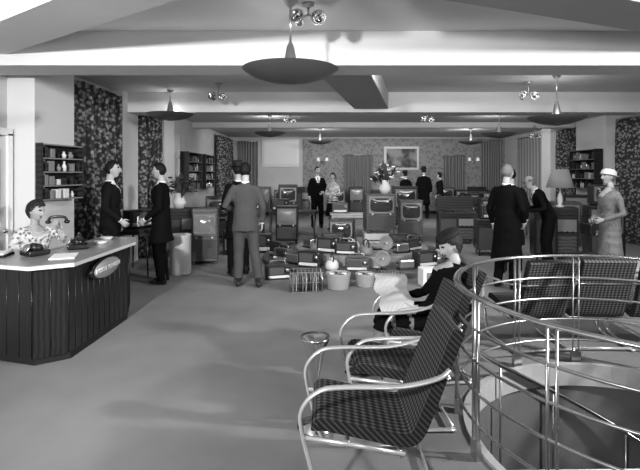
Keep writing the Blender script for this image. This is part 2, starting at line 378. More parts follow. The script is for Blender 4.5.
def head(m,M,female=False,hair=hairb,hat=None,bald=False,glasses=False,fine=True):
    nu,nv=(48,38) if fine else (28,22); vs=[];fs=[];info=[]
    for i in range(nv+1):
        ph=math.pi*i/nv
        for k in range(nu):
            a=2*math.pi*k/nu
            x=.075*math.sin(ph)*math.cos(a); y=.096*math.sin(ph)*math.sin(a); z=-.118*math.cos(ph)
            t=sstep(0,.11,-z); x*=1-.33*t
            if y<0: y*=1-.5*t
            else: y=y*(1-.02*t)+.012*sstep(.04,.1,-z)
            if y>0:
                g=lambda cx,cz,wx,wz: math.exp(-((x-cx)/wx)**2-((z-cz)/wz)**2)
                y+=.012*g(0,.0,.010,.025)+.024*g(0,-.024,.013,.016)
                y-=.011*(g(.031,.008,.016,.013)+g(-.031,.008,.016,.013))
                y+=.004*g(0,.033,.05,.012)+.006*g(0,-.058,.024,.011)+.007*g(0,-.1,.02,.014)-.004*g(0,-.045,.02,.005)
                y+=.004*(g(.04,-.025,.02,.02)+g(-.04,-.025,.02,.02))
            hl=.078-.02*sstep(.0,.05,abs(x)) if y>.055 else (.078+(-.0-.078)*sstep(.055,.0,y) if y>0 else -.005-(.06 if not female else .085)*sstep(0,-.03,y))
            if bald: hl=max(hl,-.02) if y>-.0 else hl
            hm=z>hl and not (bald and z>.05)
            if hm:
                d=V((x,y,z)).normalized(); amt=(.022 if female else .010)
                if female: amt+=.006*math.sin(a*9+z*80)
                x+=d.x*amt;y+=d.y*amt;z+=d.z*amt*.9
            vs.append(V((x,y,z))); info.append(hm)
    sk=[];hf=[];lp=[];br=[]
    for i in range(nv):
        for k in range(nu):
            f=[i*nu+k,i*nu+(k+1)%nu,(i+1)*nu+(k+1)%nu,(i+1)*nu+k]
            c=sum((vs[j] for j in f),V())/4; n=sum(info[j] for j in f)
            if n>=2: hf.append(f)
            elif c.y>.05 and abs(c.x)<.023 and -.066<c.z<-.051: lp.append(f)
            elif c.y>.05 and .015<abs(c.x)<.046 and .024<c.z<.034: br.append(f)
            else: sk.append(f)
    o=len(m.v)
    for v in vs: m.v.append(M@v)
    for L,mt in ((sk,skin),(hf,hair),(lp,lip),(br,hair)):
        i=m.mid(mt)
        for f in L: m.f.append([j+o for j in f]); m.mi.append(i); m.sm.append(True)
    for s in (-1,1):
        m.ball((s*.031,.072,.007),(.014,.010,.007),eyew,10,M); m.ball((s*.031,.0795,.007),(.006,.004,.006),eyed,8,M)
        m.ball((s*.076,-.006,-.005),(.009,.018,.030),skin,10,M)
        if glasses:
            m.tube([(s*.033+.022*math.cos(t*R(30)),.1,.007+.018*math.sin(t*R(30))) for t in range(12)],.0025,black,5,closed=True,M=M)
            m.tube([(s*.055,.1,.01),(s*.082,.0,.01)],.002,black,5,M=M)
    if glasses: m.tube([(-.012,.1,.01),(.012,.1,.01)],.002,black,5,M=M)
    if hat=='fedora':
        M2=M@Matrix.Translation((0,-.005,.062))@Matrix.Rotation(R(-4),4,'X')
        m.lathe([(.085,0),(.11,-.004),(.135,.004),(.137,.008),(.11,.004),(.092,.008),(.092,.03),(.09,.06),(.082,.085),(.06,.1),(.03,.088),(0,.082)],blackm if hair!=hairm else suitg,28,M=M2,sy=1.15,sx=.93)
        m.lathe([(.093,.008),(.095,.01),(.094,.032),(.09,.033)],black,28,M=M2,sy=1.15,sx=.93)
    if hat=='beret':
        m.ball((0,-.02,.095),(.105,.115,.042),blackm,18,M); m.ball((0,-.03,.14),.01,blackm,8,M)
        m.lathe([(.086,.06),(.092,.075),(.088,.09)],blackm,20,M=M,sy=1.15)
    if hat=='cloche':
        m.lathe([(.094,.025),(.108,.02),(.112,.028),(.102,.04),(.1,.065),(.09,.095),(.06,.118),(0,.126)],coatlh,24,M=M@Matrix.Rotation(R(12),4,'X'),sy=1.14)
coatlh=mat('hat_pale',.6,.8,bump=(60,.6))
def human(name,loc,yaw,h=1.8,female=False,top=suitd,bottom=None,coat=None,skirt=None,J={},hy=0,hp=0,hat=None,hair=hairb,bald=False,glasses=False,shirtv=True,voxel=.016,curlL=.45,curlR=.45,nL=None,nR=None,seated=False,tiltx=0):
    s=h/1.8; bottom=bottom or top; f=female
    D=dict(pel=(0,0,.95),neck=(0,-.005,1.49),head=(0,.03,1.675),
      elL=(-.25,-.035,1.15),wrL=(-.245,.06,.91),elR=(.25,-.035,1.15),wrR=(.245,.06,.91),
      knL=(-.105,.03,.5),anL=(-.12,-.03,.09),knR=(.105,.03,.5),anR=(.12,-.03,.09),toeL=(-.02,1,0),toeR=(.02,1,0))
    D.update(J); P={k:V(v)*s for k,v in D.items()}
    b=MB(); ax=V((1,0,0)); pel,nk=P['pel'],P['neck']; up=(nk-pel)
    fw=ax.cross(up.normalized())*-1
    if fw.y<0 and not abs(up.normalized().y)>.9: fw=-fw
    fwd=fw
    w=.88 if f else 1
    prof=[(-.10,.165,.12),(0,.175,.13),(.2,.166,.122),(.38,.155 if f else .163,.115),(.6,.182,.13),(.78,.2,.127),(.88,.198,.108),(.95,.15,.085),(1.0,.075,.068),(1.05,.055,.055)]
    b.tube([pel+up*t+fwd*(.018 if .5<t<.85 else 0)*s for t,_,_ in prof],[(a*w*s*(1.06 if f and t<.2 else 1),c*s*(1.05 if f and .5<t<.85 else .98)) for t,a,c in prof],top,16,ref=ax)
    shL=pel+up*.885-ax*.165*w*s; shR=pel+up*.885+ax*.165*w*s
    if not seated:
        if coat: z0=coat
        else: z0=.8 if not f else .86
        if (not f or coat) and abs(up.normalized().y)<.3:
            b.tube([V((0,0,1.12))*s,V((0,0,.95))*s,V((0,0,(z0+.95)/2))*s,V((0,-.005,z0))*s],[(.168*w*s,.125*s),(.183*w*s,.138*s),((.19 if not coat else .205)*w*s,.145*s),((.195 if not coat else .235)*w*s,(.145 if not coat else .175)*s)],top,16,ref=ax)
        if skirt: b.tube([V((0,0,1.06))*s,V((0,0,.92))*s,V((0,0,.7))*s,V((0,0,skirt))*s],[(.14*s,.11*s),(.185*s,.15*s),(.22*s,.19*s),(.27*s,.24*s)],bottom,16,ref=ax)
    for S,sh in (('L',shL),('R',shR)):
        e,wr=P['el'+S],P['wr'+S]; k=.86 if f else 1
        d1=(sh-e).normalized()
        b.tube([sh+d1*.02*s+ (pel+up*.885-sh)*.15,sh.lerp(e,.25),sh.lerp(e,.6),e,e.lerp(wr,.35),e.lerp(wr,.95)],[.06*k*s,.064*k*s,.056*k*s,.05*k*s,.049*k*s,.038*k*s],top,12)
        hp_=pel+V((-.088 if S=='L' else .088,0,-.01))*s; kn,an=P['kn'+S],P['an'+S]
        lm=bottom if not (skirt or (f and coat) or (f and seated)) else stock
        if lm is stock:
            b.tube([hp_,hp_.lerp(kn,.4),kn,kn.lerp(an,.3),kn.lerp(an,.75),an-V((0,0,.03))*s],[.085*s,.075*s,.05*s,.052*s,.034*s,.03*s],stock,12)
            if seated: b.tube([hp_-V((0,.06,0)),hp_.lerp(kn,.4),kn+V((0,.03,0)),kn.lerp(an,.22)],[.11*s,.105*s,.085*s,.085*s],bottom,12)
        else:
            b.tube([hp_+V((0,0,.03))*s,hp_.lerp(kn,.4),kn,kn.lerp(an,.35),an-V((0,0,.03))*s],[.098*s,.092*s,.074*s,.072*s,.064*s],bottom,12)
        td=P['toe'+S].normalized(); base=V((an.x,an.y,an.z-.052*s))
        b.tube([base-td*.065*s+V((0,0,.005)),base-td*.02*s,base+td*.06*s,base+td*.13*s,base+td*.185*s],[(.03*s,.032*s),(.037*s,.038*s),(.042*s,.034*s),(.042*s,.026*s),(.02*s,.014*s)],black,10,ref=td.cross(V((0,0,1))))
    o=b.obj('tmp'); md=o.modifiers.new('r','REMESH'); md.mode='VOXEL'; md.voxel_size=voxel
    sm=o.modifiers.new('s','SMOOTH'); sm.factor=.5; sm.iterations=3
    dp=o.modifiers.new('d','DISPLACE'); dp.texture=ctex; dp.strength=.026; dp.mid_level=.5
    dg=bpy.context.evaluated_depsgraph_get(); dg.update(); ev=o.evaluated_get(dg); me=ev.to_mesh()
    samples=[]
    for fi,fc in enumerate(b.f):
        if len(fc)==4:
            samples.append((sum((b.v[j] for j in fc),V())/4,b.mi[fi]))
            for j in range(4): samples.append(((b.v[fc[j]]+b.v[fc[(j+1)%4]])/2,b.mi[fi]))
    kd=kdtree.KDTree(len(samples))
    for i,(c,_) in enumerate(samples): kd.insert(c,i)
    kd.balance()
    m=MB(); m.mats=list(b.mats); m.v=[v.co.copy() for v in me.vertices]
    si=m.mid(shirt); ti=m.mid(tie); un=up.length; ud=up.normalized(); ski=m.mid(skin)
    for p in me.polygons:
        c=p.center; _,i,_=kd.find(c); mi=samples[i][1]
        r=c-pel; t=r.dot(ud)/un; fy=r.dot(fwd)
        if shirtv and m.mats[mi]==top and .62<t<1.1 and fy>.03*s and abs(r.x)<(.012+.075*(t-.62)/.38)*s:
            mi=si if not f else (ski if t>.8 else mi)
            if not f and abs(r.x)<.02*s and t<.97: mi=ti
        m.f.append(list(p.vertices)); m.mi.append(mi); m.sm.append(True)
    ev.to_mesh_clear(); bpy.data.objects.remove(o,do_unlink=True)
    hc=P['head']
    m.tube([nk-ud*.03*s,nk+ud*.04*s,hc+V((0,-.02,-.07))*s],[.056*s*w,.052*s*w,.052*s*w],skin,14)
    if not f: m.tube([nk-ud*.0*s,nk+ud*.032*s],[.062*s,.057*s],shirt,16)
    M=Matrix.Translation(hc)@Matrix.Rotation(R(hy),4,'Z')@Matrix.Rotation(R(hp),4,'X')@Matrix.Rotation(R(tiltx),4,'Y')@Matrix.Scale(s*(.95 if f else 1),4)
    head(m,M,f,hair,hat,bald,glasses,voxel<.02)
    for S,sd,cu,nn in (('L',1,curlL,nL),('R',-1,curlR,nR)):
        e,wr=P['el'+S],P['wr'+S]; d=(wr-e).normalized()
        n0=V(nn) if nn else V((1 if S=='L' else -1,0,0))
        if not f: m.tube([e.lerp(wr,.93),e.lerp(wr,1.0)],[.034*s,.033*s],shirt,10)
        n1=(n0-d*n0.dot(d)).normalized(); sgn=1 if (d.cross(n1)).dot(V((0,1,.5)))>0 else -1
        hand(m,wr,d,n1,sgn,cu,s*(.88 if f else .98))
    return m.obj(name,loc,yaw)
human('man',(-2.95,6.75,0),R(-75),1.83,top=suitd,hy=-4,J=dict(elR=(.25,-.03,1.15),wrR=(.2,.16,.98)),hair=hairb)
human('man',(-2.38,7.2,0),R(95),1.81,top=suitb,coat=.62,J=dict(elL=(-.25,-.02,1.13),wrL=(-.17,.2,.96),elR=(.25,-.03,1.15),wrR=(.16,.2,.95)),hy=0,hp=-6,hair=hairb)
m=MB(); m.box((0,0,0),(.2,.02,.15),white,.004); m.box((0,.0,.04),(.16,.024,.02),midg); m.obj('paper_folder',(-2.38-.33,7.19,.93),R(100))
human('man',(-1.08,6.95,0),R(12),1.81,top=suitg,hair=hairb,J=dict(elL=(-.29,-.03,1.17),wrL=(-.16,.17,1.1),knR=(.13,.0,.5),anR=(.19,-.06,.09),knL=(-.09,.06,.5),anL=(-.1,.05,.09)),hy=-14)
human('man',(-1.32,7.75,0),R(35),1.82,top=suitb,coat=.6,hat='fedora',hair=hairb,J=dict(wrL=(-.15,.22,1.05),elL=(-.25,0,1.13)))
human('man',(-.08,14.3,0),R(190),1.85,top=suitb,hair=hairb,voxel=.025,J=dict(wrL=(-.12,.2,1.05),elL=(-.26,0,1.15)),hy=20)
human('woman',(.38,13.9,0),R(150),1.66,female=True,top=blouse,bottom=suitb,skirt=.45,hair=hairm,voxel=.025,J=dict(wrR=(.1,.25,1.1),elR=(.24,.02,1.15),wrL=(-.1,.25,1.1),elL=(-.24,.02,1.15)),shirtv=True)
human('man',(3.1,17.4,0),R(20),1.72,top=suitb,coat=.5,hair=hairb,hat='fedora',voxel=.03)
human('man',(3.72,17.2,0),R(-10),1.86,top=suitb,coat=.5,hair=hairb,hat='fedora',voxel=.03)
human('woman',(4.25,17.0,0),R(60),1.68,female=True,top=suitd,coat=.5,hair=hairb,voxel=.03)
human('man',(2.68,6.9,0),R(-50),1.78,top=suitb,coat=.4,hair=hairg,bald=False,J=dict(elR=(.27,-.04,1.15),wrR=(.2,.12,.95)),hy=-8)
human('man',(3.14,7.9,0),R(-20),1.74,top=suitd,coat=.5,hair=hairb)
human('man',(3.86,8.15,0),R(80),1.72,top=suitd,hair=hairg,bald=True,glasses=True,J=dict(neck=(0,.2,1.42),head=(0,.30,1.56),pel=(0,-.04,.94),elR=(.25,.1,1.1),wrR=(.2,.38,1.06),elL=(-.25,.1,1.1),wrL=(-.2,.38,1.06)),hp=-15)
human('woman',(4.08,6.75,0),R(95),1.72,female=True,top=coatl,coat=.38,hair=hairg,hat='cloche',J=dict(elL=(-.25,-.02,1.14),wrL=(-.12,.2,1.05),elR=(.25,-.02,1.14),wrR=(.1,.22,1.03)))
m=MB(); m.box((0,0,0),(.24,.09,.17),black,.02); m.tube(smoothpath([(-.07,0,.08),(-.05,0,.17),(.05,0,.17),(.07,0,.08)],4),.007,black,6); m.obj('handbag',(4.08-.30,6.77,.86),R(95))
CXk,CYk=-3.2,5.36
human('woman',(CXk,CYk,0),R(-135),1.74,female=True,top=blouse,bottom=suitd,seated=True,hair=hairm,
  J=dict(pel=(0,0,.60),neck=(0,.06,1.10),head=(0,.10,1.275),elL=(-.27,.18,.94),wrL=(-.17,.33,1.10),elR=(.26,.18,.88),wrR=(.12,.40,.93),knL=(-.1,.36,.60),anL=(-.1,.34,.15),knR=(.1,.36,.60),anR=(.1,.34,.15)),hy=35,hp=-12,curlL=.8,curlR=.6,nR=(0,0,-1),nL=(.6,.2,.5),voxel=.013)
m=MB(); m.tube(smoothpath([(-.09,0,-.03),(-.06,0,.015),(.06,0,.015),(.09,0,-.03)],4),.015,black,8)
for s in (-1,1): m.ball((s*.09,0,-.035),(.03,.03,.022),black)
a=R(-135); lx,ly=-.13,.40; m.obj('telephone_handset',(CXk+lx*math.cos(a)-ly*math.sin(a),CYk+lx*math.sin(a)+ly*math.cos(a),1.16),R(20))
m=MB(); m.lathe([(0,.44),(.2,.44),(.21,.47),(.2,.5),(0,.5)],blackm,24); m.tube([(0,0,.06),(0,0,.44)],.03,steel,12)
for k in range(4): m.tube([(0,0,.1),(.24*math.cos(k*1.57),.24*math.sin(k*1.57),.02)],.015,steel,8)
m.obj('office_stool',(CXk,CYk,0))
RX,RY=.92,4.0
human('woman',(RX,RY,0),R(94),1.78,female=True,top=suitb,bottom=suitb,seated=True,hair=hairm,hat='beret',
  J=dict(pel=(0,-.05,.46),neck=(0,-.20,.89),head=(0,-.17,1.06),elL=(-.24,-.02,.61),wrL=(-.15,.16,.585),elR=(.24,-.02,.61),wrR=(.15,.16,.60),knL=(-.08,.38,.47),anL=(-.08,.56,.10),knR=(.09,.36,.48),anR=(.10,.50,.10)),hp=-28,hy=8,curlL=.9,curlR=.9,nL=(.3,0,1),nR=(-.3,0,1),voxel=.012)
m=MB(); vs=[];fs=[]; n=20; k=6
for i in range(n+1):
    u=(i/n-.5)*2
    for j in range(k+1):
        t=j/k
        z=(.07*u if u>0 else .03*abs(u)-.07*abs(u)**2)+t*.03-.05*t*t+.008*math.sin(u*9+t*3)
        vs.append((u*.25,.0+t*.28+.015*math.sin(u*6),z))
for i in range(n):
    for j in range(k): fs.append([i*(k+1)+j,(i+1)*(k+1)+j,(i+1)*(k+1)+j+1,i*(k+1)+j+1])
m.add(vs,fs,news,True); o=m.obj('newspaper',(RX-.17,RY-.0,.635),R(94)); o.rotation_euler=(R(8),R(-12),R(94))
# ================================================================= SHOP GOODS
def tv_console(loc,yaw,w=.5,d=.42,h=.95,mt=wood,sc_=screen,legs=.12):
    m=MB(); H=h-legs
    m.box((0,0,legs+H/2),(w,d,H),mt,.015)
    for sx in (-1,1):
        for sy in (-1,1): m.tube([(sx*(w/2-.05),sy*(d/2-.05),legs+.01),(sx*(w/2-.03),sy*(d/2-.03),0)],[.018,.011],mt,8)
    zc=legs+H*.70; sh=min(H*.40,w*.66)
    m.box((0,-d/2-.006,zc),(w*.86,.016,sh+.05),gilt if mt!=woodl else midg,.006)
    m.crt((0,-d/2-.014,zc),w*.76,sh*.94,.03,sc_)
    m.box((0,-d/2-.006,legs+H*.24),(w*.84,.014,H*.34),cloth,.004)
    for sx in (-1,1): m.tube([(sx*w*.3,-d/2,legs+H*.45),(sx*w*.3,-d/2-.03,legs+H*.45)],.018,ivory,12)
    return m.obj('television_console',loc,yaw)
def tv_table(loc,yaw,w=.45,d=.38,h=.4,mt=wood,sc_=screen):
    m=MB(); m.box((0,0,h/2+.01),(w,d,h-.02),mt,.02)
    m.box((0,-d/2-.006,h*.57),(w*.88,.016,h*.72),gilt if mt!=woodl else midg,.006)
    m.crt((0,-d/2-.014,h*.58),w*.76,h*.62,.03,sc_)
    for sx in (-.3,-.1,.1,.3): m.tube([(sx*w,-d/2,h*.12),(sx*w,-d/2-.03,h*.12)],.012,ivory,10)
    for sx in (-1,1): m.box((sx*w*.4,0,.008),(.03,d*.8,.016),black)
    return m.obj('television_set',loc,yaw)
def radio(loc,yaw,w=.42,d=.2,h=.27,mt=wood,portable=False):
    m=MB(); m.box((0,0,h/2),(w,d,h),mt,.03)
    m.box((-w*.1 if w>.3 else 0,-d/2-.003,h*.62),(w*.6,.012,h*.5),cloth,.004)
    m.box((w*.0,-d/2-.004,h*.22),(w*.8,.012,h*.18),ivory if mt!=woodl else black,.003)
    for sx in (-.36,.36): m.tube([(sx*w,-d/2,h*.22),(sx*w,-d/2-.03,h*.22)],.02,ivory if mt!=woodl else black,12)
    m.tube([(w*.34,-d/2,h*.66),(w*.34,-d/2-.02,h*.66)],.03,steel,14)
    if portable: m.tube(smoothpath([(-w*.3,0,h),(-w*.25,0,h+.06),(w*.25,0,h+.06),(w*.3,0,h)],4),.009,steel,6)
    return m.obj('radio_set',loc,yaw)
def gram(loc,yaw,w=.9,d=.42,h=.8,mt=wood,open_=False):
    m=MB(); m.box((0,0,h/2+.06),(w,d,h-.12),mt,.012)
    for sx in (-1,1):
        for sy in (-1,1): m.tube([(sx*(w/2-.06),sy*(d/2-.05),.13),(sx*(w/2-.05),sy*(d/2-.04),0)],[.02,.012],mt,8)
    m.box((-w*.24,-d/2-.004,h*.48),(w*.42,.012,h*.6),cloth,.004); m.box((w*.24,-d/2-.004,h*.34),(w*.42,.012,h*.32),woodm,.004); m.box((w*.24,-d/2-.006,h*.68),(w*.42,.014,h*.22),gilt,.004)
    for k in range(3): m.tube([(w*(.12+.12*k),-d/2,h*.57),(w*(.12+.12*k),-d/2-.03,h*.57)],.014,black,10)
    if open_: m.box((0,d/2-.02,h+d*.4),(w,.025,d*.85),mt,.006); m.lathe([(0,0),(.13,0),(.13,.02),(0,.02)],black,24,at=(-w*.2,0,h))
    return m.obj('radiogram_cabinet',loc,yaw)
def basket(loc,w=.42,d=.3,h=.3,yaw=0):
    m=MB()
    for z in (0.01,h*.5,h): m.tube([(-w/2,-d/2,z),(w/2,-d/2,z),(w/2,d/2,z),(-w/2,d/2,z)],.005,steel,5,closed=True,smooth=False)
    for i in range(9):
        x=-w/2+w*i/8
        for y in (-d/2,d/2): m.tube([(x,y,.01),(x,y,h)],.003,steel,5)
    for i in range(1,6):
        y=-d/2+d*i/6
        for x in (-w/2,w/2): m.tube([(x,y,.01),(x,y,h)],.003,steel,5)
    for i in range(9): m.box((-w*.42+w*.105*i,0,h*.42),(.012,d*.8,h*.7),(midg,lightg,black)[i%3])
    return m.obj('record_rack',loc,yaw)
def wicker(loc,r=.16,h=.22):
    m=MB(); pr=[(0,0),(r*.8,0)]
    for k in range(14): pr.append((r*(.82+.2*k/13)+(.008 if k%2 else 0),h*k/13))
    pr+=[(r*1.05,h+.01),(r*.98,h+.012),(r*.9,h*.5),(0,h*.4)]
    m.lathe(pr,mat('wicker',.22,.8,pattern=('check',60,.38)),28)
    for k in range(6):
        a=k*1.05; m.box((r*.5*math.cos(a),r*.5*math.sin(a),h*.72),(.07,.05,h*.6),(white,midg,wood)[k%3],.006)
    return m.obj('wicker_basket',loc)
def kettle(loc,yaw,mt=steel,s=1):
    m=MB(); m.lathe([(0,0),(.09*s,0),(.105*s,.03*s),(.1*s,.09*s),(.07*s,.13*s),(.03*s,.145*s),(.012*s,.15*s),(.015*s,.17*s),(0,.175*s)],mt,24)
    m.tube([(.09*s,0,.07*s),(.14*s,0,.1*s),(.165*s,0,.14*s)],[.02*s,.015*s,.011*s],mt,8)
    m.tube(smoothpath([(-.075*s,0,.12*s),(-.07*s,0,.2*s),(0,0,.24*s),(.07*s,0,.2*s),(.06*s,0,.13*s)],4),.009*s,black,6); return m.obj('electric_kettle',loc,yaw)
def toaster(loc,yaw):
    m=MB(); m.box((0,0,.095),(.27,.14,.15),steel,.03); m.box((0,0,.012),(.28,.15,.024),black,.004)
    for y in (-.03,.03): m.box((0,y,.171),(.2,.02,.004),black)
    for s in (-1,1): m.box((s*.145,0,.11),(.02,.07,.03),black,.005)
    return m.obj('toaster',loc,yaw)
def heater(loc,yaw):
    m=MB(); m.lathe([(0,-.03),(.05,-.025),(.10,.0),(.125,.03),(.13,.035),(.1,.01),(.05,-.01),(0,-.012)],midg,32,M=Matrix.Translation((0,0,.19))@Matrix.Rotation(R(80),4,'X'))
    m.tube([(0,-.01,.19),(0,-.07,.2)],.015,ivory,10); m.tube([(0,.03,.19),(0,.03,.03)],.012,black,8); m.lathe([(0,0),(.09,0),(.09,.012),(.02,.03),(0,.03)],black,24,at=(0,.02,0)); return m.obj('bowl_heater',loc,yaw)
def table(loc,w,d,h,mt=woodl,yaw=0,name='display_table'):
    m=MB(); m.box((0,0,h-.015),(w,d,.03),mt,.006); m.box((0,0,h-.06),(w-.08,d-.08,.06),mt)
    for sx in (-1,1):
        for sy in (-1,1): m.tube([(sx*(w/2-.06),sy*(d/2-.06),h-.03),(sx*(w/2-.04),sy*(d/2-.04),0)],[.022,.012],mt,8)
    return m.obj(name,loc,yaw)
def flowers(loc,s=1,name='flower_vase',pet=petal,n=26):
    m=MB(); m.lathe([(0,0),(.05*s,0),(.08*s,.07*s),(.05*s,.15*s),(.06*s,.18*s),(.05*s,.18*s),(0,.12*s)],ivory,20)
    for k in range(n):
        a=random.random()*6.28; e=random.uniform(.1,1.5); L=s*random.uniform(.1,.27)
        p=V((math.cos(a)*math.cos(e),math.sin(a)*math.cos(e),math.sin(e)*.8))*L+V((0,0,.17*s))
        m.tube([(0,0,.15*s),p*.5+V((0,0,.1*s)),p],.003*s,leaf,4)
        if k%2:
            for q_ in range(5):
                b_=q_*1.257; m.ball(p+V((math.cos(b_),math.sin(b_),.3))*.014*s,(.014*s,.014*s,.01*s),pet,6)
            m.ball(p+V((0,0,.01*s)),.008*s,midg,6)
        else:
            d=p.normalized(); sd=d.cross(V((0,0,1))).normalized()*.03*s
            m.add([p-d*.08*s,p+sd,p+d*.07*s,p-sd],[[0,1,2,3]],leaf)
    return m.obj(name,loc)
# round two-tier display platform, densely filled
PX,PY=.8,9.3
m=MB(); m.lathe([(0,.08),(1.88,.08),(1.9,.07),(1.9,0)],mat('plinth_paint',.1,.6),64,smooth=False)
m.lathe([(0,.24),(1.25,.24),(1.26,.23),(1.26,.08)],mat('plinth_paint2',.24,.6),56,smooth=False); m.obj('display_plinth',(PX,PY,0))
def goods(kind,p,yw,i):
    mt=(wood,woodm,woodl,wood)[i%4]
    if kind==0: radio(p,yw,.38,.18,.21,mt,True)
    elif kind==1: toaster(p,yw)
    elif kind==2: kettle(p,yw+2,(steel,ivory,midg)[i%3],1.1)
    elif kind==3: radio(p,yw,.4,.2,.27,mt)
    elif kind==4: heater(p,yw)
seq=[3,0,1,3,2,0,4,1,3,2,0,3]
for i in range(12):
    a=R(-172+i*14.9); p=(PX+1.58*math.cos(a),PY+1.58*math.sin(a),.08); goods(seq[i],p,(a+math.pi/2)*.6,i)
seq=[1,2,3,0,2,4,1,0,2]
for i in range(9):
    a=R(-168+i*19.5); p=(PX+1.02*math.cos(a),PY+1.02*math.sin(a),.24); goods(seq[i],p,(a+math.pi/2)*.7,i+1)
for i,(x,y,k) in enumerate([(.25,9.15,3),(.62,8.85,2),(1.0,8.85,1),(1.5,9.0,3)]): goods(k,(x,y,.24),R(random.uniform(-15,15)),i)
m=MB(); m.box((0,0,.12),(.62,.5,.24),woodl,.01); m.obj('display_block',(1.17,9.5,.24))
tv_console((1.17,9.5,.48),R(4),.58,.45,.76,woodm,screend,.06)
flowers((1.28,9.5,1.24),1.5,n=60)
tv_table((.45,9.75,.24),R(-8),.5,.4,.46,wood,screend)
m=MB()
for i in range(16):
    a=-math.pi/2+random.uniform(-1.3,1.3); r=random.choice((1.36,1.40,.74,.78)); zz=.0825 if r>1.27 else .2425
    M=Matrix.Translation((PX+r*math.cos(a),PY+r*math.sin(a),zz+.0006*i))@Matrix.Rotation(random.random()*3,4,'Z'); m.box((0,0,0),(.12,.08,.002),white,M=M)
m.obj('price_cards')
basket((-.2,6.75,0),.44,.3,.28,R(6)); wicker((.26,6.85,0),.17,.22); wicker((.66,7.0,0),.14,.18); basket((1.02,7.0,0),.34,.26,.2,R(-8))
m=MB(); m.box((0,0,.13),(.3,.24,.26),white,.01); m.box((0,-.122,.15),(.2,.01,.12),midg); m.obj('record_case',(1.62,7.05,0),R(8))
radio((-.66,7.5,0),R(15),.4,.2,.22,wood,True)
tv_console((-2.1,8.8,0),R(8),.46,.4,1.02,woodm,screen,.06)
m=MB(); m.lathe([(0,0),(.16,0),(.17,.02),(.17,.62),(.175,.65),(.16,.65),(.155,.05),(0,.05)],ivory,32); m.obj('waste_bin',(-2.28,7.85,0))
gram((-2.8,9.6,0),R(20),.8,.42,.95,wood); flowers((-2.8,9.55,.95),1.7,'potted_plant',leaf,40)
tv_console((-1.5,10.6,0),R(6),.55,.45,1.05,wood,screend); tv_console((-.75,11.0,0),R(0),.5,.42,.9,wood,screen); tv_console((-2.4,11.4,0),R(10),.6,.45,1.1,wood,screend)
tv_table((-1.75,9.9,0),R(14),.5,.42,.5,wood,screend); radio((-1.2,10.0,0),R(0),.4,.25,.4,wood)
table((-.7,12.2,0),1.2,.5,.7,woodm); radio((-1.0,12.15,.7),0,.45,.2,.3,wood)
table((1.0,12.0,0),1.5,.55,.65,woodl); radio((.5,12,.65),0,.4,.2,.26,woodm); radio((1.5,12,.65),0,.42,.2,.24,woodl)
tv_console((2.2,11.7,0),R(-4),.55,.45,1.0,woodm,screend); gram((3.2,11.3,0),R(-6),.85,.42,.75,wood,True); tv_console((4.1,11.4,0),R(-8),.6,.45,1.05,wood,screen)
gram((3.55,9.7,0),R(-8),.8,.42,.72,wood); radio((3.5,9.7,.72),R(-8),.5,.22,.3,wood)
gram((4.35,8.95,0),R(-12),.75,.42,1.02,wood); radio((4.0,7.5,0),R(-6),.5,.25,.42,wood)
tv_console((5.25,8.9,0),R(-14),.6,.45,1.05,wood,screend); tv_table((5.25,8.9,1.05),R(-14),.45,.36,.38,wood,screend)
tv_console((5.6,11.0,0),R(-14),.6,.45,1.0,woodm,screend); tv_console((6.5,12.2,0),R(-20),.6,.45,1.1,wood,screen)
table((4.9,13.0,0),1.3,.5,.7,woodm); tv_table((4.6,13,.7),0,.5,.38,.42,wood,screend); radio((5.2,13,.7),0,.42,.2,.3,woodl)
for i,x in enumerate([-2.9,-2.2,-1.5,-.7,.7,1.4,2.3,4.9,5.5,6.1,6.8]):
    (tv_console if i%3 else gram)((x,18.7,0),0,.55 if i%3 else .6,.42,1.0+.12*(i%2),(wood,woodm,wood)[i%3],*( (screen if i%4==1 else screend,) if i%3 else ()))
for i,(x,y) in enumerate([(-2.9,13.4),(-2.6,15.2),(2.5,14.2),(5.0,15.4),(6.0,15.0),(-1.1,16.4),(5.6,16.8)]):
    tv_console((x,y,0),R(random.uniform(-10,10)),random.uniform(.5,.72),.45,1.0+.13*(i%3),(wood,woodm,wood)[i%3],screen if i%4==0 else screend)
m=MB(); m.lathe([(0,0),(.07,0),(.075,.02),(.03,.05),(.055,.14),(.03,.24),(.012,.28),(.012,.36)],ivory,24); m.lathe([(.235,.36),(.24,.36),(.14,.70),(.135,.70)],mat('pleated_shade',.3,.8,pattern=('wave',18,.2,'X'),emit=.05),32); m.obj('table_lamp',(4.45,8.9,1.02))
table((3.5,5.75,0),1.1,.55,.55,lightg,0,'coffee_table')
m=MB(); m.box((0,0,.006),(.3,.22,.012),white); m.box((.1,.03,.016),(.2,.26,.008),news); m.obj('magazines',(3.4,5.7,.55),R(20))
def shelf(loc,yaw,w=.8,h=.9,d=.22,rows=4):
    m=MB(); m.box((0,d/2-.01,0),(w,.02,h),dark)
    for sx in (-1,1): m.box((sx*w/2,0,0),(.025,d,h+.03),wood)
    for r in range(rows+1):
        z=-h/2+h*r/rows; m.box((0,0,z),(w,d,.016),gilt)
        if r<rows:
            x=-w/2+.08
            while x<w/2-.06:
                hh=random.uniform(.4,.8)*h/rows; ww=random.uniform(.04,.1)
                if random.random()<.5: m.box((x,-.02,z+.01+hh/2),(ww,.08,hh),random.choice((ivory,midg,midg,wood)),.004)
                else: m.lathe([(0,0),(ww*.4,0),(ww*.5,hh*.5),(ww*.2,hh*.8),(ww*.25,hh),(0,hh)],random.choice((ivory,chrome,midg,blackm)),12,at=(x,-.02,z+.01))
                x+=ww+random.uniform(.03,.08)
    return m.obj('display_shelf',loc,yaw)
shelf((XL+.40,5.98,1.66),R(80),.72,.66,.14)
